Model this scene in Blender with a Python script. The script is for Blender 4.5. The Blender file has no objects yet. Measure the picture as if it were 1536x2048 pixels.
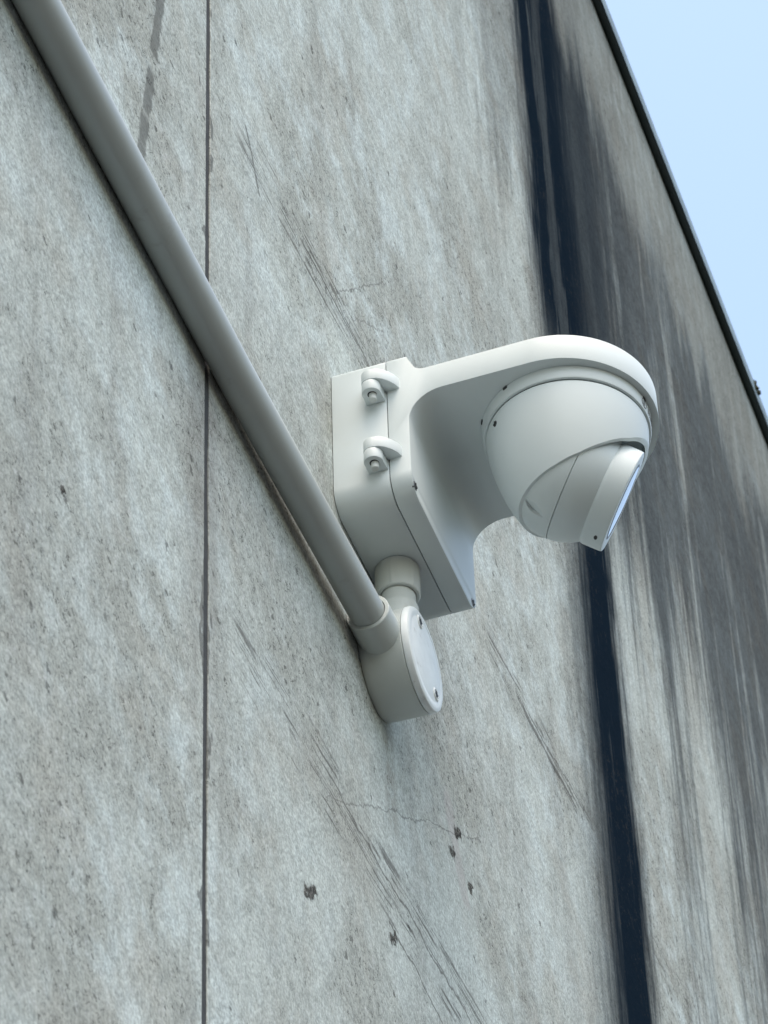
import bpy, bmesh, math, random
import numpy as np
from mathutils import Vector, Matrix

# ------------------------------------------------------------------ camera, sky, sun, exposure
S = bpy.context.scene
COL = S.collection
S.render.resolution_x, S.render.resolution_y = 768, 1024
S.cycles.max_bounces = 5
S.cycles.diffuse_bounces = 3
S.cycles.use_adaptive_sampling = True
S.cycles.adaptive_threshold = 0.02
S.cycles.glossy_bounces = 3
S.cycles.caustics_reflective = False
S.cycles.caustics_refractive = False
CAM_LOC = Vector((-1.788, -0.6185, 1.6))
CAM_RIGHT = Vector((0.3315, -0.9431, -0.0254))
CAM_UP = Vector((-0.6538, -0.2491, 0.7145))
CAM_FWD = Vector((0.6802, 0.2202, 0.6992))
cd = bpy.data.cameras.new('camera')
cam = bpy.data.objects.new('camera', cd)
COL.objects.link(cam)
m = Matrix((CAM_RIGHT, CAM_UP, -CAM_FWD)).transposed().to_4x4()
q = m.to_quaternion().normalized()
cam.matrix_world = Matrix.Translation(CAM_LOC) @ q.to_matrix().to_4x4()
cd.sensor_fit = 'VERTICAL'
cd.sensor_height = 24.0
cd.lens = 7100 / 2048 * 24.0
cd.clip_start = 0.05
cd.clip_end = 3000
cd.dof.use_dof = True
cd.dof.focus_distance = 2.72
cd.dof.aperture_fstop = 26
S.camera = cam

SUN_EL = math.radians(66)
SUN_AZ = math.atan2(-0.90, -0.42)         # veiled sun behind the viewer's left shoulder: soft light, no hard shadows
sun_dir = Vector((math.cos(SUN_EL) * math.sin(SUN_AZ), math.cos(SUN_EL) * math.cos(SUN_AZ), math.sin(SUN_EL)))
W = bpy.data.worlds.new('World')
S.world = W
W.use_nodes = True
wn = W.node_tree
sky = wn.nodes.new('ShaderNodeTexSky')
sky.sky_type = 'NISHITA'
sky.sun_disc = False
sky.sun_elevation = SUN_EL
sky.sun_rotation = SUN_AZ
sky.air_density = 1.85
sky.dust_density = 4.2
sky.ozone_density = 0.4
bg = wn.nodes['Background']
bg.inputs['Strength'].default_value = 0.15
wn.links.new(sky.outputs[0], bg.inputs[0])
sl = bpy.data.lights.new('sun', 'SUN')
sl.energy = 0.55
sl.angle = math.radians(90)
sl.color = (0.97, 1.0, 1.0)
so = bpy.data.objects.new('sun', sl)
COL.objects.link(so)
so.rotation_euler = (-sun_dir).to_track_quat('-Z', 'Y').to_euler()
so.location = (-6, 20, 30)
vs = S.view_settings
vs.view_transform = 'Standard'
vs.look = 'None'
vs.gamma = 1
vs.use_curve_mapping = False
vs.exposure = 1.05

# ------------------------------------------------------------------ node helper
class NT:
    flat = False
    def __init__(self, name):
        self.mat = bpy.data.materials.new(name)
        self.mat.use_nodes = True
        self.t = self.mat.node_tree
        self.bsdf = self.t.nodes['Principled BSDF']
    def n(self, typ, **kw):
        nd = self.t.nodes.new(typ)
        for k, v in kw.items():
            setattr(nd, k, v)
        return nd
    def put(self, sock, v):
        if v is None:
            return
        if isinstance(v, bpy.types.NodeSocket):
            self.t.links.new(v, sock)
        elif isinstance(v, (tuple, list)) and sock.type == 'RGBA' and len(v) == 3:
            sock.default_value = (*v, 1)
        else:
            sock.default_value = v
    def math(self, op, a, b=None, c=None, clamp=False):
        nd = self.n('ShaderNodeMath', operation=op, use_clamp=clamp)
        for i, v in enumerate((a, b, c)):
            self.put(nd.inputs[i], v)
        return nd.outputs[0]
    def pos(self):
        return self.n('ShaderNodeNewGeometry').outputs['Position']
    def sep(self, v):
        nd = self.n('ShaderNodeSeparateXYZ')
        self.put(nd.inputs[0], v)
        return nd.outputs
    def comb(self, x, y, z):
        nd = self.n('ShaderNodeCombineXYZ')
        for i, v in enumerate((x, y, z)):
            self.put(nd.inputs[i], v)
        return nd.outputs[0]
    def noise(self, vec, scale, detail=4, rough=0.55, dist=0.0, out=0):
        nd = self.n('ShaderNodeTexNoise', noise_dimensions='2D' if self.flat else '3D')
        self.put(nd.inputs['Vector'], vec)
        nd.inputs['Scale'].default_value = scale
        nd.inputs['Detail'].default_value = detail
        nd.inputs['Roughness'].default_value = rough
        nd.inputs['Distortion'].default_value = dist
        return nd.outputs[out]
    def ss(self, v, a, b):                      # smoothstep a..b -> 0..1 (a may exceed b)
        nd = self.n('ShaderNodeMapRange', interpolation_type='SMOOTHSTEP')
        self.put(nd.inputs[0], v)
        if a < b:
            vals = (a, b, 0, 1)
        else:
            vals = (b, a, 1, 0)
        for i, k in enumerate(vals):
            nd.inputs[i + 1].default_value = k
        return nd.outputs[0]
    def mix(self, f, a, b, mode='MIX'):
        nd = self.n('ShaderNodeMix', data_type='RGBA', blend_type=mode)
        self.put(nd.inputs[0], f)
        self.put(nd.inputs[6], a)
        self.put(nd.inputs[7], b)
        return nd.outputs[2]
    def mul(self, *v):
        o = v[0]
        for k in v[1:]:
            o = self.math('MULTIPLY', o, k)
        return o
    def mx(self, *v):
        o = v[0]
        for k in v[1:]:
            o = self.math('MAXIMUM', o, k)
        return o
    def scale(self, vec, s):
        nd = self.n('ShaderNodeVectorMath', operation='MULTIPLY')
        self.put(nd.inputs[0], vec)
        nd.inputs[1].default_value = s
        return nd.outputs[0]
    def bump(self, h, strength, dist):
        nd = self.n('ShaderNodeBump')
        self.put(nd.inputs['Height'], h)
        nd.inputs['Strength'].default_value = strength
        nd.inputs['Distance'].default_value = dist
        self.t.links.new(nd.outputs[0], self.bsdf.inputs['Normal'])

# ------------------------------------------------------------------ weathered concrete
ZTOP0, ZSLOPE = 5.4047, 0.0263               # top edge of the wall: z = ZTOP0 + ZSLOPE * x

def concrete_material():
    N = NT('weathered_concrete')
    N.flat = True
    x, y, z = N.sep(N.pos())
    P = N.comb(x, z, 0.0)                        # the face is flat: everything in 2D
    def st(fx, fz, detail=3, rough=0.6, dist=0.0, off=0.0):
        return N.noise(N.comb(N.math('MULTIPLY_ADD', x, fx, off), N.math('MULTIPLY', z, fz), 0.0), 1.0, detail, rough, dist)
    # cloudy tone
    cl = N.noise(P, 3.6, 4, 0.64)
    big = N.noise(N.n_add(P, (3.7, 8.2, 0.0)), 1.7, 2, 0.5)
    cl2 = N.noise(P, 15.0, 4, 0.66)
    col = N.mix(N.ss(cl, 0.37, 0.62), (0.392, 0.412, 0.388), (0.505, 0.545, 0.525))
    col = N.mix(N.math('MULTIPLY', N.ss(cl2, 0.42, 0.70), N.math('MULTIPLY_ADD', N.ss(big, 0.36, 0.62), 0.55, 0.20)), col, (0.600, 0.670, 0.675))
    warm = N.ss(N.noise(N.n_add(P, (7.3, 1.9, 0.0)), 8.0, 3, 0.6), 0.50, 0.70)
    col = N.mix(N.math('MULTIPLY', warm, 0.48), col, (0.410, 0.408, 0.372))
    stv = st(16.0, 1.3, 4)
    col = N.mix(N.math('MULTIPLY', N.ss(stv, 0.52, 0.74), 0.28), col, (0.24, 0.238, 0.225))
    # grain
    g1 = N.noise(P, 75.0, 3, 0.75)
    g2 = N.noise(P, 330.0, 2, 0.7)
    gr = N.math('MULTIPLY_ADD', N.ss(g1, 0.28, 0.72), 0.24, N.math('MULTIPLY', N.ss(g2, 0.25, 0.75), 0.44))
    gr = N.math('ADD', gr, 0.66)
    col = N.mix(1.0, col, N.n_rgb(gr), 'MULTIPLY')
    # hair-like flecks and pits
    fk = N.noise(P, 125.0, 2, 0.6)
    ridge = N.ss(N.math('ABSOLUTE', N.math('SUBTRACT', fk, 0.5)), 0.036, 0.010)
    fmn = N.noise(P, 105.0, 2, 0.6)
    fm = N.ss(fmn, 0.53, 0.58)
    wm = N.ss(fmn, 0.43, 0.37)
    fzone = N.math('MULTIPLY_ADD', N.ss(N.math('MULTIPLY_ADD', cl, 0.6, N.math('MULTIPLY', cl2, 0.4)), 0.56, 0.42), 0.8, 0.2)
    fleck = N.mul(ridge, fm, fzone)
    pale = N.mul(ridge, wm)
    col = N.mix(N.math('MULTIPLY', pale, 0.5), col, (0.66, 0.68, 0.69))
    vor = N.n('ShaderNodeTexVoronoi', feature='F1', voronoi_dimensions='2D')
    N.put(vor.inputs['Vector'], N.n_add(P, N.scale(N.comb(g2, fk, 0.0), (0.010, 0.010, 0.0))))
    vor.inputs['Scale'].default_value = 80.0
    vr = N.sep(vor.outputs['Color'])
    rad = N.math('MULTIPLY_ADD', N.ss(vr[1], 0.5, 1.0), 0.15, 0.08)
    pit = N.mul(N.ss(N.math('SUBTRACT', vor.outputs['Distance'], rad), 0.05, -0.03), N.ss(N.math('MULTIPLY_ADD', fzone, 0.10, vr[0]), 0.965, 0.995))
    dark = N.mx(fleck, N.math('MULTIPLY', pit, 0.9))
    # marks: segments on the wall face
    xw = N.math('MULTIPLY_ADD', N.math('SUBTRACT', g1, 0.5), 0.010, x)
    zw = N.math('MULTIPLY_ADD', N.math('SUBTRACT', cl2, 0.5), 0.022, z)
    def seg(x0, z0, x1, z1, w0, w1, px=xw, pz=zw):
        dx, dz = x1 - x0, z1 - z0
        L2 = dx * dx + dz * dz
        rx = N.math('SUBTRACT', px, x0)
        rz = N.math('SUBTRACT', pz, z0)
        t = N.math('MULTIPLY_ADD', rx, dx / L2, N.math('MULTIPLY', rz, dz / L2), clamp=True)
        ex = N.math('MULTIPLY_ADD', t, -dx, rx)
        ez = N.math('MULTIPLY_ADD', t, -dz, rz)
        d = N.math('SQRT', N.math('MULTIPLY_ADD', ex, ex, N.math('MULTIPLY', ez, ez)))
        return N.ss(d, w1, w0)
    brk = N.ss(st(18.0, 54.0, 2), 0.38, 0.56)
    # bundles of scratches left by the shutter boards: lines along x within a zone
    def bundle(x0, z0, x1, z1, w, slope, sc, seed):
        zone = seg(x0, z0, x1, z1, w * 0.35, w, px=x, pz=z)
        zz = N.math('MULTIPLY_ADD', x, -slope, N.math('MULTIPLY_ADD', cl2, 0.006, z))
        lines = N.noise(N.comb(N.math('MULTIPLY_ADD', x, 3.0, seed), N.math('MULTIPLY', zz, sc), 0.0), 1.0, 1, 0.55)
        ln = N.ss(N.math('ABSOLUTE', N.math('SUBTRACT', lines, 0.5)), 0.062, 0.014)
        return N.mul(zone, N.mx(N.mul(ln, brk), 0.09))
    bun = N.mx(bundle(-0.17, 3.672, 0.12, 3.712, 0.046, 0.10, 150.0, 3.1),
               bundle(-0.17, 3.160, 0.34, 3.185, 0.050, 0.035, 140.0, 9.7),
               bundle(0.42, 3.668, 1.05, 3.72, 0.034, 0.07, 140.0, 17.3))
    crk = N.mx(seg(0.00, 3.178, 0.30, 3.184, 0.0006, 0.0020), seg(0.10, 3.140, 0.26, 3.130, 0.0006, 0.0018),
               seg(0.00, 3.708, 0.115, 3.706, 0.0006, 0.0018), seg(-0.185, 3.696, -0.155, 3.648, 0.0010, 0.0028),
               seg(0.52, 3.676, 0.76, 3.702, 0.0005, 0.0018))
    hair = N.mx(seg(-0.03, 3.149, 0.088, 3.235, 0.0002, 0.0011), seg(0.088, 3.235, 0.345, 3.40, 0.0002, 0.0011),
                seg(0.003, 3.70, 0.148, 3.861, 0.0002, 0.0011), seg(0.039, 3.709, 0.136, 3.79, 0.0002, 0.0010))
    # chipped holes
    xh = N.math('MULTIPLY_ADD', N.math('SUBTRACT', g2, 0.5), 0.010, N.math('MULTIPLY_ADD', N.math('SUBTRACT', g1, 0.5), 0.016, x))
    zh = N.math('MULTIPLY_ADD', N.math('SUBTRACT', fk, 0.5), 0.014, z)
    def hole(hx, hz, r, l):
        return seg(hx - l, hz - l * 0.8, hx + l, hz + l * 0.8, r * 0.5, r, xh, zh)
    holes = N.mx(hole(-0.063, 3.047, 0.0062, 0.0075), hole(0.279, 3.357, 0.0060, 0.006), hole(0.263, 3.325, 0.0052, 0.004),
                 hole(0.308, 3.324, 0.0052, 0.004), hole(0.109, 3.132, 0.0055, 0.0045), hole(-0.474, 3.036, 0.0032, 0.0015))
    patch = seg(0.258, 3.372, 0.290, 3.300, 0.008, 0.016)       # repair mortar, pinkish
    col = N.mix(N.math('MULTIPLY', patch, 0.5), col, (0.46, 0.435, 0.43))
    # old strip of glue left of the joint, smears along the joint
    tape = N.mul(seg(-0.352, 3.66, -0.379, 3.44, 0.0050, 0.0085), N.ss(N.noise(N.comb(0.0, z, 0.0), 24.0, 2, 0.7), 0.36, 0.46))
    col = N.mix(N.math('MULTIPLY', tape, 0.75), col, (0.15, 0.155, 0.15))
    xjn = N.math('MULTIPLY_ADD', z, -0.01784, -0.19536)          # joint line x(z)
    dj = N.math('ABSOLUTE', N.math('SUBTRACT', x, xjn))
    jw = N.math('MULTIPLY_ADD', N.ss(st(30.0, 12.0, 3, 0.7), 0.56, 0.72), 0.016, 0.0042)
    smear = N.ss(N.math('SUBTRACT', dj, jw), 0.001, -0.001)
    col = N.mix(N.math('MULTIPLY', smear, 0.7), col, (0.13, 0.135, 0.135))
    halo = N.mul(N.ss(dj, 0.05, 0.0), N.ss(stv, 0.42, 0.60))
    col = N.mix(N.math('MULTIPLY', halo, 0.35), col, (0.21, 0.195, 0.18))
    # run-off below the round box
    drip = N.mul(seg(0.112, 3.325, 0.118, 3.245, 0.004, 0.022), N.ss(g1, 0.35, 0.6))
    col = N.mix(N.math('MULTIPLY', drip, 0.5), col, (0.20, 0.18, 0.15))

    # ---- dark run-off stains under the roof edge, bands of x with drifting edges
    fr = st(60.0, 5.0, 3, 0.7)
    xs = N.math('MULTIPLY_ADD', N.math('SUBTRACT', cl, 0.5), 0.030, N.math('MULTIPLY_ADD', N.math('SUBTRACT', fr, 0.5), 0.075, x))
    up = N.ss(z, 4.16, 4.46)
    low = N.math('SUBTRACT', 1.0, up)
    band = N.mul(N.math('POWER', N.ss(xs, 0.610, 0.800), 1.35), N.ss(xs, 0.945, 0.868))
    band_up = N.mul(N.ss(xs, 0.640, 0.712), N.math('POWER', N.ss(xs, 1.32, 0.82), 1.5))
    gap = N.mul(N.ss(xs, 0.745, 0.760), N.ss(xs, 0.806, 0.790))
    main = N.math('ADD', N.mul(band, low), N.mul(band_up, up, N.math('MULTIPLY_ADD', gap, -0.10, 1.0)))
    main = N.mul(main, N.ss(z, 2.2, 3.1), N.math('MULTIPLY_ADD', N.ss(fr, 0.62, 0.82), -0.08, 1.0))
    # wide grey-violet grime to the right
    sk = st(11.0, 0.9, 4, 0.62)
    sk2 = st(42.0, 3.2, 4, 0.72)
    ztp = N.math('SUBTRACT', N.math('MULTIPLY_ADD', x, ZSLOPE, ZTOP0), z)        # distance below the roof edge
    tn = st(7.0, 0.7, 4, 0.65, 0.0, 31.0)
    zrag = N.math('MULTIPLY_ADD', tn, -0.50, N.math('MULTIPLY_ADD', sk2, -0.22, ztp))
    clean = N.ss(zrag, 0.02, -0.16)
    fade = N.math('MULTIPLY_ADD', N.ss(z, 3.90, 4.75), 0.56, -0.08)
    amount = N.math('ADD', N.math('ADD', sk, fade), N.math('MULTIPLY_ADD', sk2, 0.92, -0.46))
    stripe = N.mx(N.mul(N.ss(xs, 1.06, 1.13), N.ss(xs, 1.23, 1.16)), N.mul(N.ss(xs, 1.36, 1.42), N.ss(xs, 1.60, 1.50)))
    amount = N.math('MULTIPLY_ADD', stripe, 0.16, amount)
    wide = N.mul(N.ss(amount, 0.40, 1.00), N.ss(xs, 0.86, 0.98))
    left = N.mul(N.ss(amount, 0.72, 1.02), N.ss(xs, 0.25, 0.68), N.ss(xs, 0.98, 0.86))
    wide = N.mx(wide, N.math('MULTIPLY', left, 0.5))
    wide = N.mul(wide, N.math('MULTIPLY_ADD', clean, -0.85, 1.0))
    main = N.mul(main, N.math('MULTIPLY_ADD', clean, -0.7, 1.0))
    col = N.mix(N.mul(clean, N.ss(x, 0.7, 1.0), N.math('MULTIPLY_ADD', sk2, 0.7, 0.2)), col, (0.185, 0.192, 0.180))
    gcol = N.mix(N.math('MULTIPLY', warm, 0.4), (0.044, 0.053, 0.064), (0.066, 0.066, 0.064))
    gcol = N.mix(1.0, gcol, N.n_rgb(N.math('MULTIPLY_ADD', g1, 1.2, 0.4)), 'MULTIPLY')
    col = N.mix(N.math('MULTIPLY', wide, 0.82), col, gcol)
    col = N.mix(main, col, (0.009, 0.017, 0.028))
    # marks on top
    lines = N.mul(N.mx(N.math('MULTIPLY', bun, 0.74), N.math('MULTIPLY', crk, 0.66), N.math('MULTIPLY', hair, 0.45)), N.math('SUBTRACT', 1.0, main))
    col = N.mix(lines, col, (0.085, 0.080, 0.078))
    col = N.mix(N.math('MULTIPLY', dark, 0.68), col, (0.050, 0.050, 0.050))
    hcol = N.mix(N.ss(g2, 0.45, 0.6), (0.030, 0.029, 0.028), (0.15, 0.14, 0.13))
    col = N.mix(N.math('MULTIPLY', holes, 0.92), col, hcol)
    N.put(N.bsdf.inputs['Base Color'], col)
    N.bsdf.inputs['Roughness'].default_value = 0.95
    N.bsdf.inputs['Specular IOR Level'].default_value = 0.0
    b1 = N.noise(P, 75.0, 3, 0.75)
    b2 = N.noise(P, 19.0, 1, 0.6)
    N.bump(N.math('MULTIPLY_ADD', b2, 1.6, b1), 0.35, 0.0018)
    return N.mat

def n_rgb(self, v):
    nd = self.n('ShaderNodeCombineColor')
    for i in range(3):
        self.put(nd.inputs[i], v)
    return nd.outputs[0]
def n_add(self, a, b):
    nd = self.n('ShaderNodeVectorMath', operation='ADD')
    self.put(nd.inputs[0], a)
    self.put(nd.inputs[1], b)
    return nd.outputs[0]
NT.n_rgb = n_rgb
NT.n_add = n_add

def plain(name, c, rough=0.5, metal=0.0, spec=0.5, var=0.06, scale=40, bump=0.0, bscale=400, bdist=0.0003, coat=0.0, dirt=None):
    N = NT(name)
    P = N.pos()
    n = N.noise(P, scale, 4, 0.6)
    f = N.math('MULTIPLY_ADD', N.ss(n, 0.3, 0.7), 2 * var, 1 - var)
    col = N.mix(1.0, c, N.n_rgb(f), 'MULTIPLY')
    if dirt:
        dn = N.noise(P, dirt[1], 5, 0.7)
        col = N.mix(N.math('MULTIPLY', N.ss(dn, dirt[2], dirt[2] + 0.14), dirt[3]), col, dirt[0])
    N.put(N.bsdf.inputs['Base Color'], col)
    N.put(N.bsdf.inputs['Roughness'], N.math('MULTIPLY_ADD', N.noise(P, scale * 2.3, 3, 0.6), 0.16, rough - 0.08))
    N.bsdf.inputs['Metallic'].default_value = metal
    N.bsdf.inputs['Specular IOR Level'].default_value = spec
    if coat:
        N.bsdf.inputs['Coat Weight'].default_value = coat
    if bump:
        N.bump(N.noise(P, bscale, 3, 0.6), bump, bdist)
    return N.mat

M = {}
M['concrete'] = concrete_material()
M['sealant'] = plain('joint_sealant', (0.040, 0.043, 0.046), 0.9, var=0.25, scale=60, bump=0.4, bscale=90, bdist=0.002)
M['bracket'] = plain('white_powder_coat', (0.675, 0.735, 0.745), 0.48, var=0.02, scale=18, bump=0.12, bscale=900, bdist=0.0002, dirt=((0.55, 0.55, 0.52), 9, 0.58, 0.16))
M['camera'] = plain('white_camera_plastic', (0.69, 0.75, 0.76), 0.40, var=0.015, scale=14, bump=0.08, bscale=1200, bdist=0.00015, dirt=((0.60, 0.60, 0.57), 11, 0.60, 0.12))
M['pipe'] = plain('grey_pvc', (0.475, 0.505, 0.495), 0.36, var=0.04, scale=12, bump=0.10, bscale=160, bdist=0.0004, dirt=((0.27, 0.26, 0.24), 26, 0.58, 0.30))
M['box'] = plain('off_white_pvc', (0.60, 0.635, 0.615), 0.45, var=0.03, scale=20, bump=0.12, bscale=220, bdist=0.0004, dirt=((0.38, 0.36, 0.32), 34, 0.57, 0.35))
M['cover'] = plain('cover_pvc', (0.83, 0.87, 0.88), 0.5, var=0.04, scale=60, bump=0.3, bscale=150, bdist=0.0006, dirt=((0.40, 0.39, 0.37), 70, 0.60, 0.45))
M['dark'] = plain('dark_plastic', (0.018, 0.019, 0.021), 0.45, var=0.1)
M['screw'] = plain('dark_steel_screw', (0.16, 0.165, 0.17), 0.42, metal=0.8, var=0.3, scale=600)
M['coping'] = plain('dark_green_sheet_metal', (0.016, 0.030, 0.030), 0.30, var=0.1, scale=6, spec=0.6)
M['fascia'] = plain('sky_lit_fascia', (0.16, 0.215, 0.225), 0.45, var=0.25, scale=25)  # lighter than the coping: sky light on its front face put into the colour
M['roof'] = plain('roof_membrane', (0.14, 0.14, 0.14), 0.9, var=0.15, scale=2)
M['moss'] = plain('dry_moss', (0.045, 0.050, 0.032), 0.95, var=0.5, scale=200, bump=0.8, bscale=300, bdist=0.003)
M['emboss'] = plain('embossed_grey', (0.26, 0.27, 0.28), 0.4, var=0.05)

def glass_material():
    N = NT('lens_cover_glass')
    N.bsdf.inputs['Base Color'].default_value = (0.30, 0.32, 0.34, 1)  # pale base paints in the whiteness of sky reflected by the pane
    N.put(N.bsdf.inputs['Roughness'], N.math('MULTIPLY_ADD', N.noise(N.pos(), 90, 3, 0.6), 0.10, 0.02))
    N.bsdf.inputs['IOR'].default_value = 1.9
    N.bsdf.inputs['Coat Weight'].default_value = 1.0
    return N.mat
M['glass'] = glass_material()

def ground_material():
    N = NT('worn_asphalt')
    P = N.pos()
    a = N.noise(P, 0.35, 6, 0.6)
    b = N.noise(P, 60.0, 4, 0.7)
    c = N.mix(N.ss(a, 0.35, 0.65), (0.038, 0.038, 0.038), (0.062, 0.061, 0.059))
    c = N.mix(1.0, c, N.n_rgb(N.math('MULTIPLY_ADD', b, 0.8, 0.6)), 'MULTIPLY')
    N.put(N.bsdf.inputs['Base Color'], c)
    N.bsdf.inputs['Roughness'].default_value = 0.92
    N.bump(b, 0.5, 0.01)
    return N.mat
M['ground'] = ground_material()

# ------------------------------------------------------------------ object helpers
def link(name, me, mat, parent=None):
    if mat:
        me.materials.clear()
        me.materials.append(M[mat])
    o = bpy.data.objects.new(name, me)
    COL.objects.link(o)
    if parent:
        o.parent = parent
        o.matrix_parent_inverse = Matrix.Translation(-parent.location) if parent.type == 'EMPTY' else Matrix.Identity(4)
    return o
def root(name, loc, label, cat):
    e = bpy.data.objects.new(name, None)
    COL.objects.link(e)
    e.location = loc
    e.empty_display_size = 0.02
    e['label'] = label
    e['category'] = cat
    return e
def smooth(me, angle=35):
    me.set_sharp_from_angle(angle=math.radians(angle))
    for p in me.polygons:
        p.use_smooth = True
    me.set_sharp_from_angle(angle=math.radians(angle))
def mesh(name, verts, faces, sm=None):
    me = bpy.data.meshes.new(name)
    me.from_pydata([tuple(v) for v in verts], [], faces)
    bm = bmesh.new()
    bm.from_mesh(me)
    bmesh.ops.recalc_face_normals(bm, faces=bm.faces)
    bm.to_mesh(me)
    bm.free()
    if sm is not None:
        smooth(me, sm)
    return me
def frame(axis):
    a = Vector(axis).normalized()
    h = Vector((0, 0, 1)) if abs(a.z) < 0.9 else Vector((1, 0, 0))
    u = a.cross(h).normalized()
    v = a.cross(u).normalized()
    return a, u, v
def revolve(profile, origin, axis, seg=64, sm=30, name='part', close=True):
    """profile: list of (s, r) along axis; rings with r==0 collapse to a point"""
    a, u, v = frame(axis)
    o = Vector(origin)
    verts, rings = [], []
    for s, r in profile:
        if r < 1e-7:
            rings.append([len(verts)])
            verts.append(o + a * s)
        else:
            st = len(verts)
            for k in range(seg):
                t = 2 * math.pi * k / seg
                verts.append(o + a * s + (u * math.cos(t) + v * math.sin(t)) * r)
            rings.append(list(range(st, st + seg)))
    faces = []
    for A, B in zip(rings, rings[1:]):
        if len(A) == 1 and len(B) == 1:
            continue
        for k in range(seg):
            k2 = (k + 1) % seg
            if len(A) == 1:
                faces.append((A[0], B[k], B[k2]))
            elif len(B) == 1:
                faces.append((A[k], B[0], A[k2]))
            else:
                faces.append((A[k], B[k], B[k2], A[k2]))
    return mesh(name, verts, faces, sm)
def prism(poly, axis, lo, hi, name='part'):
    """extrude a 2D polygon: axis 'x' takes (y,z), 'y' takes (x,z), 'z' takes (x,y)"""
    def pt(p, t):
        return {'x': (t, p[0], p[1]), 'y': (p[0], t, p[1]), 'z': (p[0], p[1], t)}[axis]
    n = len(poly)
    verts = [pt(p, lo) for p in poly] + [pt(p, hi) for p in poly]
    faces = [tuple(range(n)), tuple(range(n, 2 * n))] + [(i, (i + 1) % n, n + (i + 1) % n, n + i) for i in range(n)]
    return mesh(name, verts, faces)
def bevel_mesh(me, width, seg=2, angle=30):
    """bevel sharp edges through a modifier, return the new mesh"""
    o = bpy.data.objects.new('bevel_work', me)
    COL.objects.link(o)
    b = o.modifiers.new('b', 'BEVEL')
    b.width = width
    b.segments = seg
    b.limit_method = 'ANGLE'
    b.angle_limit = math.radians(angle)
    b.harden_normals = False
    dg = bpy.context.evaluated_depsgraph_get()
    r = bpy.data.meshes.new_from_object(o.evaluated_get(dg))
    bpy.data.objects.remove(o)
    smooth(r, 40)
    return r
def boolean(a, b, op):
    oa = bpy.data.objects.new('bool_a', a)
    ob = bpy.data.objects.new('bool_b', b)
    COL.objects.link(oa)
    COL.objects.link(ob)
    md = oa.modifiers.new('m', 'BOOLEAN')
    md.operation = op
    md.solver = 'EXACT'
    md.object = ob
    dg = bpy.context.evaluated_depsgraph_get()
    r = bpy.data.meshes.new_from_object(oa.evaluated_get(dg))
    bpy.data.objects.remove(oa)
    bpy.data.objects.remove(ob)
    return r
def arc(cx, cy, r, a0, a1, n):
    return [(cx + r * math.cos(math.radians(a0 + (a1 - a0) * i / n)), cy + r * math.sin(math.radians(a0 + (a1 - a0) * i / n))) for i in range(n + 1)]
def round_rect(x0, x1, z0, z1, r, n=10, rt=None):
    rt = r if rt is None else rt
    return (arc(x1 - r, z0 + r, r, -90, 0, n) + arc(x1 - rt, z1 - rt, rt, 0, 90, n)
            + arc(x0 + rt, z1 - rt, rt, 90, 180, n) + arc(x0 + r, z0 + r, r, 180, 270, n))
def box_mesh(x0, x1, y0, y1, z0, z1):
    return prism([(x0, z0), (x1, z0), (x1, z1), (x0, z1)], 'y', y0, y1)

# ------------------------------------------------------------------ ground
g = link('ground', mesh('ground', [(-600, -600, 0), (600, -600, 0), (600, 600, 0), (-600, 600, 0)], [(0, 1, 2, 3)]), 'ground')
g['kind'] = 'structure'

# ------------------------------------------------------------------ building: concrete panels, joints, coping
bld = root('concrete_building', (0, 0, 0), 'tall weathered grey concrete building wall with dark run-off stains under its roof edge', 'building')
def zt(x): return ZTOP0 + ZSLOPE * x
def xj(x0, z): return x0 - 0.01784 * (z - 3.3)        # the joints lean a little
JX = [-7.25, -4.25, -0.2542, 3.75, 7.75, 11.75]
JW = 0.0042
for a, b in zip(JX, JX[1:]):
    z1a, z1b = zt(a), zt(b)
    poly = [(xj(a, 0) + JW, 0), (xj(b, 0) - JW, 0), (xj(b, z1b) - JW, z1b), (xj(a, z1a) + JW, z1a)]
    me = bevel_mesh(prism(poly, 'y', 0.0, 0.18), 0.0005, 1)
    link('concrete_panel', me, 'concrete', bld)
for a in JX[1:-1]:
    za = zt(a) - 0.01
    poly = [(xj(a, 0) - JW - 0.004, 0), (xj(a, 0) + JW + 0.004, 0), (xj(a, za) + JW + 0.004, za), (xj(a, za) - JW - 0.004, za)]
    # a slightly uneven bead of sealant set back in the joint
    rng = random.Random(5)
    n = 160
    vs_, fs_ = [], []
    for i in range(n + 1):
        z = za * i / n
        d = 0.0006 + rng.uniform(0, 0.0009)
        for s in (-1, 1):
            vs_.append((xj(a, z) + s * JW * 0.995, d, z))
        for s in (-1, 1):
            vs_.append((xj(a, z) + s * JW * 0.995, 0.03, z))
    for i in range(n):
        k = 4 * i
        for p, q_ in ((0, 1), (1, 3), (3, 2), (2, 0)):
            fs_.append((k + p, k + q_, k + 4 + q_, k + 4 + p))
    link('joint_sealant', mesh('joint_sealant', vs_, fs_, 60), 'sealant', bld)
D = 9.0
link('side_wall', box_mesh(-7.25, -7.05, 0.185, D, 0, zt(-7.2) - 0.02), 'concrete', bld)
link('side_wall', box_mesh(11.50, 11.70, 0.185, D, 0, zt(11.5) - 0.02), 'concrete', bld)
link('rear_wall', box_mesh(-7.25, 11.70, D + 0.003, D + 0.2, 0, zt(-7.2) - 0.02), 'concrete', bld)
rp = [(-7.04, zt(-7.04) - 0.30), (11.49, zt(11.49) - 0.30), (11.49, zt(11.49) - 0.12), (-7.04, zt(-7.04) - 0.12)]
link('roof', prism(rp, 'y', 0.19, D - 0.003), 'roof', bld)
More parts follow.
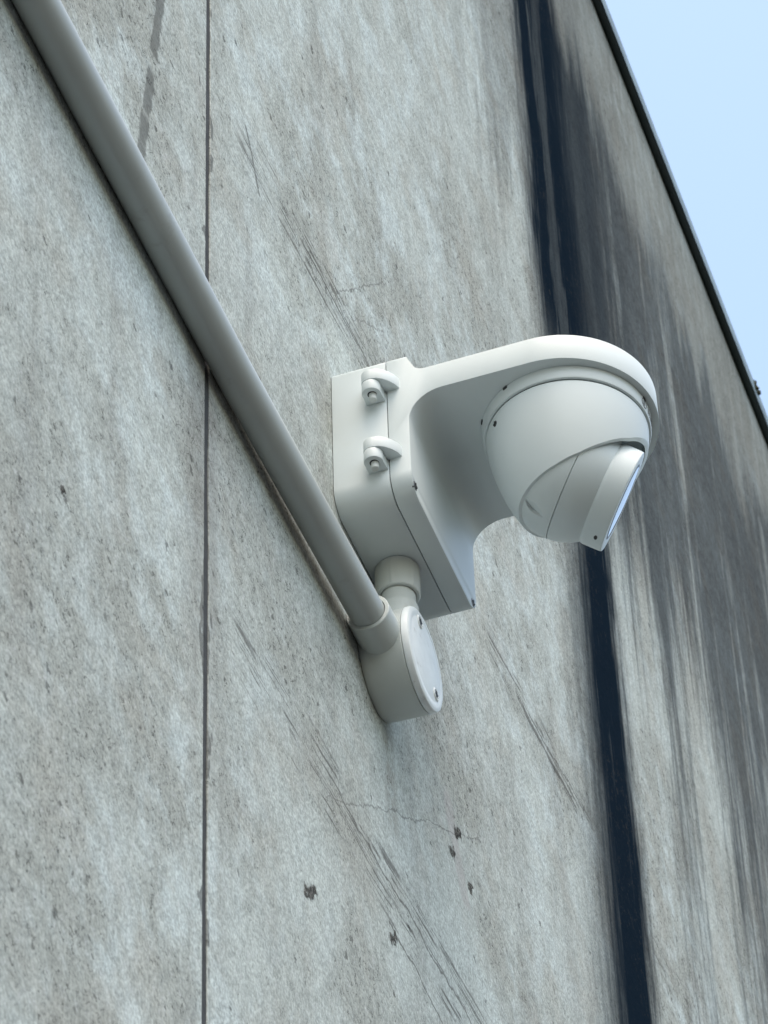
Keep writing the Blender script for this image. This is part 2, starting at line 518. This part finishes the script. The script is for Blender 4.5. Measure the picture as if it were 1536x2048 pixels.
# folded sheet-metal coping in lengths, a dark soffit lip and a drip fascia coloured as if lit by the sky
OV, FH = 0.0105, 0.034
cop = None
for a, b in ((-7.3, -2.4), (-2.396, 2.6), (2.604, 7.2), (7.204, 11.8)):
    prof = [(0.20, -0.012), (0.20, FH), (-OV + 0.003, FH - 0.001), (-OV, FH - 0.004), (-OV, 0.001), (-OV + 0.0015, 0.0), (0.0, 0.002), (0.18, 0.002), (0.19, -0.012)]
    n = len(prof)
    verts = [(a, y, zt(a) + z) for y, z in prof] + [(b, y, zt(b) + z) for y, z in prof]
    faces = [tuple(range(n)), tuple(range(n, 2 * n))] + [(i, (i + 1) % n, n + (i + 1) % n, n + i) for i in range(n)]
    cp_ = link('coping', mesh('coping', verts, faces), 'coping', bld)
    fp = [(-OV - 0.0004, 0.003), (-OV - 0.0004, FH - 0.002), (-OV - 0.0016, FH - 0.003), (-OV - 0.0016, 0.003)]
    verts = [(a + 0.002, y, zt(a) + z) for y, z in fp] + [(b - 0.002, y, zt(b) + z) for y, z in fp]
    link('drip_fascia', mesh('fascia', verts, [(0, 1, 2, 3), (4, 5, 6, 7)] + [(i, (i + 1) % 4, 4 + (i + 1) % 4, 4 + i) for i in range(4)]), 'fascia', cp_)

# ------------------------------------------------------------------ clump of moss on the coping
rng = random.Random(11)
bm = bmesh.new()
for k in range(9):
    c = Vector((1.938 + rng.gauss(0, 0.005), -OV - 0.001 + rng.gauss(0, 0.002), zt(1.938) + FH + rng.uniform(-0.014, 0.003)))
    bmesh.ops.create_icosphere(bm, subdivisions=2, radius=rng.uniform(0.003, 0.005), matrix=Matrix.Translation(c))
for v in bm.verts:
    v.co += Vector((rng.gauss(0, 0.0007), rng.gauss(0, 0.0007), rng.gauss(0, 0.0007)))
me = bpy.data.meshes.new('moss_clump')
bm.to_mesh(me)
bm.free()
mo = link('moss_clump', me, 'moss')
mo['label'] = 'small dark clump of moss on the edge of the roof coping'
mo['category'] = 'moss'

# ------------------------------------------------------------------ conduit
def tube(path, r, seg=48, sub=24):
    pts = []
    for a, b in zip(path, path[1:]):
        for i in range(sub):
            pts.append(Vector(a).lerp(Vector(b), i / sub))
    pts.append(Vector(path[-1]))
    verts, faces = [], []
    for p in pts:
        for k in range(seg):
            t = 2 * math.pi * k / seg
            verts.append((p.x, p.y + r * math.cos(t), p.z + r * math.sin(t)))
    for i in range(len(pts) - 1):
        for k in range(seg):
            k2 = (k + 1) % seg
            faces.append((i * seg + k, i * seg + k2, (i + 1) * seg + k2, (i + 1) * seg + k))
    faces.append(tuple(range(seg)))
    faces.append(tuple(range((len(pts) - 1) * seg, len(pts) * seg)))
    return mesh('tube', verts, faces, 40)
HUB = (0.0215, -0.0171, 3.3632)
RP = 0.0134
pipe = link('conduit_pipe', tube([(-3.0, -0.0134, 3.368), (-0.62, -0.0134, 3.3592), (-0.24, -0.0135, 3.3604), (0.036, -0.0170, 3.3632)], RP), 'pipe')
pipe['label'] = 'straight grey plastic conduit pipe running along the concrete wall into a round box'
pipe['category'] = 'conduit'

# ------------------------------------------------------------------ round junction box
BX, BZ, BR = 0.0865, 3.3645, 0.0412
jb = root('junction_box', (BX, 0, BZ), 'round off-white plastic junction box with two sockets, fixed to the wall below the bracket', 'junction box')
Yax = (0, -1, 0)
link('body', revolve([(0.0004, 0), (0.0004, BR - 0.0022), (0.0012, BR - 0.0016), (0.006, BR - 0.0010), (0.030, BR - 0.0002), (0.0335, BR), (0.0340, BR - 0.0008), (0.0340, 0)], (BX, 0, BZ), Yax, 96), 'box', jb)
cv = link('cover', revolve([(0.0343, 0), (0.0343, BR - 0.0008), (0.0348, BR - 0.0002), (0.0378, BR - 0.0002), (0.0394, BR - 0.0010), (0.0402, BR - 0.0024), (0.0404, BR - 0.0040),
                            (0.0404, BR - 0.0070), (0.0402, BR - 0.0075), (0.0402, BR - 0.0080), (0.0404, BR - 0.0085), (0.0406, 0.012), (0.0406, 0)], (BX, 0, BZ), Yax, 96), 'cover', jb)
def phillips(name, loc, axis, r, parent, mat='screw'):
    a, u, v = frame(axis)
    o = Vector(loc)
    me = revolve([(-0.002, 0), (-0.002, r), (0.0003, r), (0.0009, r * 0.85), (0.0012, r * 0.5), (0.0013, 0)], loc, axis, 24, 35)
    s = link(name, me, mat, parent)
    w, l = r * 0.16, r * 0.72
    vv, ff = [], []
    for d, e in ((u, v), (v, u)):
        st = len(vv)
        for h in (0.0006, 0.00155):
            for p, q_ in ((-l, -w), (l, -w), (l, w), (-l, w)):
                vv.append(o + a * h + d * p + e * q_)
        ff += [(st, st + 1, st + 2, st + 3), (st + 4, st + 5, st + 6, st + 7)] + [(st + i, st + (i + 1) % 4, st + 4 + (i + 1) % 4, st + 4 + i) for i in range(4)]
    link('screw_slot', mesh('slot', vv, ff), 'dark', s)
    return s
for sx, sz in ((-0.0125, 0.026), (0.0195, -0.0195)):
    r_ = revolve([(0, 0.0036), (0.0007, 0.0040), (0.0009, 0.0046), (0.0003, 0.0054), (-0.0005, 0.0056)], (BX + sx, -0.0406, BZ + sz), Yax, 28, 40)
    link('screw_boss', r_, 'cover', cv)
    phillips('cover_screw', (BX + sx, -0.0402, BZ + sz), Yax, 0.0034, cv)
# socket that takes the conduit
Xax = (1, 0, 0)
link('socket', revolve([(0, RP + 0.0003), (0, RP + 0.0026), (0.0006, RP + 0.0032), (0.052, RP + 0.0038), (0.052, RP + 0.0003), (0, RP + 0.0003)], HUB, Xax, 64), 'box', jb)
# upright socket, neck and threaded adaptor into the bracket
GX, GY = 0.0815, -0.0222
nk = link('neck', revolve([(3.385, 0), (3.385, 0.0158), (3.4150, 0.0152), (3.4153, 0.0139), (3.4165, 0.0135), (3.440, 0.0132), (3.440, 0)], (GX, GY, 0), (0, 0, 1), 56), 'box', jb)
Z0 = 3.4563
nut = []
nseg = 96
rings = []
for s, r, rib in ((3.4285, 0.0138, 0), (3.4285, 0.0158, 0), (3.4292, 0.0164, 0), (3.4310, 0.0166, 1), (3.4520, 0.0170, 1), (3.4556, 0.0170, 0), (3.4560, 0.0150, 0)):
    ring = []
    for k in range(nseg):
        t = 2 * math.pi * k / nseg
        d = 0.0008 if (rib and k % 16 in (0, 1)) else 0
        ring.append((GX + (r + d) * math.cos(t), GY + (r + d) * math.sin(t), s))
    rings.append(ring)
vv = [p for rg in rings for p in rg]
ff = [(i * nseg + k, i * nseg + (k + 1) % nseg, (i + 1) * nseg + (k + 1) % nseg, (i + 1) * nseg + k) for i in range(len(rings) - 1) for k in range(nseg)]
link('adaptor_nut', mesh('nut', vv, ff, 25), 'box', jb)

# ------------------------------------------------------------------ hinged wall bracket
BW, BZ0, BZ1 = 0.154, 3.4566, 3.6003
SEAM = 0.0452
PF = 0.0620                                    # front of the plate
ARM_B, ARM_T = 3.5545, 3.5800
ACX, ACY, AR = 0.077, -0.159, 0.077
br = root('wall_bracket', (BW / 2, 0, BZ0), 'white hinged metal wall bracket with a rounded arm reaching out from the concrete', 'bracket')
rr = round_rect(0, BW, BZ0, BZ1, 0.019, 14, 0.004)
base = bevel_mesh(prism(rr, 'y', -0.0004, -(SEAM - 0.0004)), 0.0007, 2, 50)
link('base_box', base, 'bracket', br)
gasket = round_rect(0.002, BW - 0.002, BZ0 + 0.002, BZ1 - 0.002, 0.017, 14, 0.003)
link('gasket', prism(gasket, 'y', -(SEAM - 0.0006), -(SEAM + 0.0010)), 'dark', br)
# front casting: plate and arm in one piece
fr = 0.027
prof = [(-(SEAM + 0.0004), BZ0 - 0.01), (-PF, BZ0 - 0.01)]
prof += [(y, z) for y, z in arc(-(PF + fr), ARM_B - fr, fr, 0, 90, 16)][0:]
prof += [(-0.30, ARM_B), (-0.30, ARM_T)]
prof += arc(-(PF + 0.0145), ARM_T + 0.011, 0.011, -90, -35, 8)
prof += [(-PF + 0.0005, BZ1 - 0.002), (-PF + 0.002, BZ1 + 0.01), (-(SEAM + 0.0004), BZ1 + 0.01)]
casting = prism(prof, 'x', -0.01, BW + 0.01)
plan = [(0, 0.02), (0, ACY)] + arc(ACX, ACY, AR, 180, 360, 64) + [(BW, 0.02)]
casting = boolean(casting, prism(plan, 'z', 3.3, 3.8), 'INTERSECT')
casting = boolean(casting, prism(rr, 'y', -0.4, 0.1), 'INTERSECT')
# corner screw pockets, open to the rounded edge
pk = prism(arc(0.0085, BZ0 + 0.0085, 0.0042, 0, 360, 24)[:-1], 'y', -0.07, -0.0605)
casting = boolean(casting, pk, 'DIFFERENCE')
pk = prism(arc(BW - 0.0085, BZ0 + 0.0085, 0.0042, 0, 360, 24)[:-1], 'y', -0.07, -0.0605)
casting = boolean(casting, pk, 'DIFFERENCE')
casting = bevel_mesh(casting, 0.0008, 2, 38)
arm = link('arm_casting', casting, 'bracket', br)
for sx in (0.0085, BW - 0.0085):
    phillips('corner_screw', (sx, -0.0614, BZ0 + 0.0085), Yax, 0.0038, arm)
# hinge knuckles on the near side
def knuckle(y0, y1, xr, cy, cx, r, z0, z1):
    # outline in (x, y): from the face at y0 out round the pin and back to the face at y1
    pts = [(0.0005, y0)] + [(x, y) for x, y in arc(cx, cy, r, 75, 285, 24)] + [(0.0005, y1)]
    return bevel_mesh(prism(pts, 'z', z0, z1), 0.0003, 2, 40)
for zb in (3.5551, 3.4812):
    kl = link('lower_knuckle', knuckle(-0.0287, -0.0441, 0, -0.0362, -0.0102, 0.0074, zb, zb + 0.0096), 'bracket', br)
    pts = [(0.0005, -0.0287)] + arc(-0.0102, -0.0362, 0.0075, 75, 200, 16) + [(-0.0166, -0.0425), (-0.0140, -0.0465), (-0.0100, -0.0505), (-0.0050, -0.0538), (0.0005, -0.0556)]
    link('upper_knuckle', bevel_mesh(prism(pts, 'z', zb + 0.0100, zb + 0.0206), 0.00035, 2, 40), 'bracket', arm)
    link('pin_hole', revolve([(0.0008, 0), (0.0008, 0.0036), (-0.0002, 0.0036), (-0.0002, 0)], (-0.0100, -0.0366, zb), (0, 0, 1), 24), 'dark', kl)
    link('hinge_pin', revolve([(-0.0062, 0), (-0.0062, 0.0026), (-0.0057, 0.0030), (0.001, 0.0030), (0.001, 0)], (-0.0096, -0.0370, zb), (0, 0, 1), 28), 'box', kl)

# ------------------------------------------------------------------ turret camera
TX, TY, ZR, ZH = 0.0755, -0.165, 3.5545, 3.5420
tc = root('security_camera', (TX, TY, ZR), 'white dome-shaped turret security camera hanging under the bracket arm', 'security camera')
Zdn = (0, 0, -1)
ring = link('base_ring', revolve([(0, 0), (0, 0.0654), (0.0006, 0.0657), (0.0100, 0.0650), (0.0114, 0.0644), (0.0118, 0.0630), (0.0112, 0.0610), (0.0112, 0)], (TX, TY, ZR), Zdn, 160), 'camera', tc)
link('seam_gasket', revolve([(0.0112, 0.0605), (0.0112, 0.0618), (0.0140, 0.0618), (0.0140, 0.0605)], (TX, TY, ZR), Zdn, 128), 'dark', tc)
LAZ = math.atan2(-0.788, 0.460)                       # azimuth the camera looks to
E1 = (math.cos(LAZ), math.sin(LAZ))
LU = [-0.09, -0.060, -0.040, -0.0222, -0.0049, 0.013, 0.0362, 0.0487, 0.056, 0.0625, 0.09]
LZ = [3.460, 3.4632, 3.4665, 3.4722, 3.4795, 3.4898, 3.5050, 3.5165, 3.5242, 3.5300, 3.545]
def lipz(u): return float(np.interp(u, LU, LZ))
R0H, HH = 0.0628, 0.110
def hr(h, off=0.0):
    h = max(h, 0)
    return R0H * math.sqrt(max(0, 1 - (h / HH) ** 1.5)) - off
NT_, NH = 220, 40
vv, ff = [], []
def shell(off, inset):
    st = len(vv)
    for k in range(NT_):
        t = 2 * math.pi * k / NT_
        ct = math.cos(t - LAZ)
        lo, hi = 0.0, 0.1
        for _ in range(40):                            # where the wall of the shell meets the lip
            md = (lo + hi) / 2
            if ZH - md > lipz(hr(md, off) * ct) + inset:
                lo = md
            else:
                hi = md
        for j in range(NH + 1):
            s = j / NH
            h = lo * s
            rad = hr(h, off)
            if off == 0 and j == 0:
                rad -= 0.0006
            vv.append((TX + rad * math.cos(t), TY + rad * math.sin(t), ZH - h - (0 if off or j else 0)))
    return st
so_ = shell(0.0, 0.0004)
si_ = shell(0.0024, 0.0)
W1 = NH + 1
for k in range(NT_):
    k2 = (k + 1) % NT_
    for j in range(NH):
        ff.append((so_ + k * W1 + j, so_ + k2 * W1 + j, so_ + k2 * W1 + j + 1, so_ + k * W1 + j + 1))
        ff.append((si_ + k * W1 + j, si_ + k * W1 + j + 1, si_ + k2 * W1 + j + 1, si_ + k2 * W1 + j))
    ff.append((so_ + k * W1 + NH, so_ + k2 * W1 + NH, si_ + k2 * W1 + NH, si_ + k * W1 + NH))
    ff.append((so_ + k * W1, si_ + k * W1, si_ + k2 * W1, so_ + k2 * W1))
house = link('housing', mesh('housing', vv, ff, 40), 'camera', tc)
# eyeball
AX = Vector((0.476, -0.783, -0.394)).normalized()
EC = Vector((TX, TY, 3.4980)) - AX * 0.002
RE = 0.0488
prof = []
for i in range(0, 260):
    s = -0.0485 + (0.0272 + 0.0485) * i / 259
    prof.append((s, math.sqrt(max(1e-9, RE * RE - s * s))))
g0 = [i for i, p in enumerate(prof) if abs(p[0] - 0.0034) < 0.0003]
prof = [p for p in prof if abs(p[0] - 0.0034) > 0.00055]
ins = [(0.0034 - 0.00034, 0), (0.0034 - 0.00026, 0.0016), (0.0034 + 0.00026, 0.0016), (0.0034 + 0.00034, 0)]
prof += [(s, math.sqrt(RE * RE - s * s) - d) for s, d in ins]
prof.sort()
prof += [(0.0282, 0.0409), (0.0294, 0.0412), (0.0300, 0.0413), (0.0420, 0.0411), (0.0444, 0.0409), (0.0450, 0.0405), (0.0452, 0.0400), (0.0452, 0.0312), (0.0440, 0.0310), (0.0440, 0.0)]
ey = revolve(prof, EC, AX, 560, 28)
d0 = (-0.57 * CAM_RIGHT - 0.46 * CAM_UP - 0.68 * CAM_FWD).normalized()
uu = (0.76 * CAM_RIGHT - 0.65 * CAM_UP)
uu = (uu - d0 * uu.dot(d0)).normalized()
vv_ = (-0.65 * CAM_RIGHT - 0.76 * CAM_UP)
vv_ = (vv_ - d0 * vv_.dot(d0) - uu * vv_.dot(uu)).normalized()
for v in ey.vertices:                                  # crescent finger notch in the ball
    p = v.co - EC
    if p.dot(d0) > 0.03 and p.dot(AX) < 0.002:
        a, b = p.dot(uu), p.dot(vv_)
        wd = 0.0042 * (1 - (a / 0.0100) ** 2)
        if wd > 0 and abs(b) < wd:
            v.co -= d0 * (0.0034 * (b + wd) / 0.0084)
ball = link('eyeball', ey, 'camera', tc)
link('bezel', revolve([(0.0441, 0.0309), (0.0453, 0.0309), (0.0453, 0.0292), (0.0441, 0.0292)], EC, AX, 128), 'dark', ball)
dome = [(0.0442, 0.0291), (0.0456, 0.0291)]
for i in range(1, 13):
    r = 0.0288 * (1 - i / 12)
    dome.append((0.0457 + 0.0012 * (1 - (r / 0.0288) ** 2), r))
link('front_glass', revolve(dome, EC, AX, 128), 'glass', ball)
# lens and infrared window behind the glass are dark; microphone hole in the barrel
def on_barrel(phi, s, r):
    a, u, v = frame(AX)
    return EC + a * s + (u * math.cos(phi) + v * math.sin(phi)) * r, (u * math.cos(phi) + v * math.sin(phi))
a_, u_, v_ = frame(AX)
toward = (-0.5 * CAM_FWD - 0.62 * CAM_UP - 0.30 * CAM_RIGHT)
phi_m = math.atan2(toward.dot(v_), toward.dot(u_))
pm, nm = on_barrel(phi_m, 0.0385, 0.0411)
t1 = AX
t2 = nm.cross(AX).normalized()
hv = []
for h in (-0.0006, 0.00025):
    for i in range(12):
        t = 2 * math.pi * i / 12
        hv.append(pm + nm * h + t1 * (0.0014 * math.cos(t)) + t2 * (0.0026 * math.sin(t)))
link('microphone_hole', mesh('mic', hv, [tuple(range(12)), tuple(range(12, 24))] + [(i, (i + 1) % 12, 12 + (i + 1) % 12, 12 + i) for i in range(12)]), 'dark', ball)
# grub screw on the housing, drain notches at the ring
def on_ring(az, z, r):
    return Vector((TX + r * math.cos(math.radians(az)), TY + r * math.sin(math.radians(az)), z))
az = 121
n_ = Vector((math.cos(math.radians(az)), math.sin(math.radians(az)), -0.15)).normalized()
phillips('grub_screw', on_ring(134, 3.5335, hr(0.0085) - 0.0009), (math.cos(math.radians(134)), math.sin(math.radians(134)), -0.10), 0.0030, house)
for az in (117, 152, 262):
    p = on_ring(az, ZR - 0.0014, 0.0652)
    n_ = Vector((math.cos(math.radians(az)), math.sin(math.radians(az)), 0))
    t_ = Vector((-n_.y, n_.x, 0))
    nv = []
    for a in (-0.0016, 0.0016):
        for b in (-0.002, 0.0011):
            for c in (-0.0011, 0.0011):
                nv.append(p + t_ * a * 1.2 + n_ * b + Vector((0, 0, c)))
    link('drain_notch', mesh('notch', nv, [(0, 1, 3, 2), (4, 5, 7, 6), (0, 1, 5, 4), (2, 3, 7, 6), (0, 2, 6, 4), (1, 3, 7, 5)]), 'dark', ring)
# raised mark on the front of the ring: a ringed letter and four more letters
def text_mesh(s, size):
    c = bpy.data.curves.new('t', 'FONT')
    c.body = s
    c.size = size
    c.extrude = 0.0
    o = bpy.data.objects.new('t', c)
    COL.objects.link(o)
    dg = bpy.context.evaluated_depsgraph_get()
    dg.update()
    me = bpy.data.meshes.new_from_object(o.evaluated_get(dg))
    bpy.data.objects.remove(o)
    return me
def wrap(me, az0, zc):
    bm = bmesh.new()
    bm.from_mesh(me)
    bmesh.ops.subdivide_edges(bm, edges=[e for e in bm.edges if e.calc_length() > 0.002], cuts=2)
    ex = bmesh.ops.extrude_face_region(bm, geom=bm.faces[:])
    top = {v for v in ex['geom'] if isinstance(v, bmesh.types.BMVert)}
    for v in bm.verts:
        t = math.radians(az0) + v.co.x / 0.0653
        r = 0.0654 - (ZR - (zc + v.co.y)) * 0.06 + (0.0006 if v in top else -0.0004)
        v.co = Vector((TX + r * math.cos(t), TY + r * math.sin(t), zc + v.co.y))
    bmesh.ops.recalc_face_normals(bm, faces=bm.faces)
    out = bpy.data.meshes.new('mark')
    bm.to_mesh(out)
    bm.free()
    return out
link('raised_lettering', wrap(text_mesh('lhua', 0.0095), 268.5, 3.5453), 'emboss', ring)
link('raised_lettering', wrap(text_mesh('a', 0.0085), 260.2, 3.5468), 'emboss', ring)
cb = bmesh.new()
ro, ri = 0.0044, 0.0036
vo = [cb.verts.new((ro * math.cos(2 * math.pi * i / 32), ro * math.sin(2 * math.pi * i / 32), 0)) for i in range(32)]
vi = [cb.verts.new((ri * math.cos(2 * math.pi * i / 32), ri * math.sin(2 * math.pi * i / 32), 0)) for i in range(32)]
for i in range(32):
    cb.faces.new((vo[i], vo[(i + 1) % 32], vi[(i + 1) % 32], vi[i]))
cm = bpy.data.meshes.new('c')
cb.to_mesh(cm)
cb.free()
link('raised_emblem', wrap(cm, 262.3, 3.5490), 'emboss', ring)

for o in bpy.data.objects:
    if o.type == 'MESH' and not o.parent and 'kind' not in o and 'label' not in o:
        print('unlabelled', o.name)
bpy.context.view_layer.update()
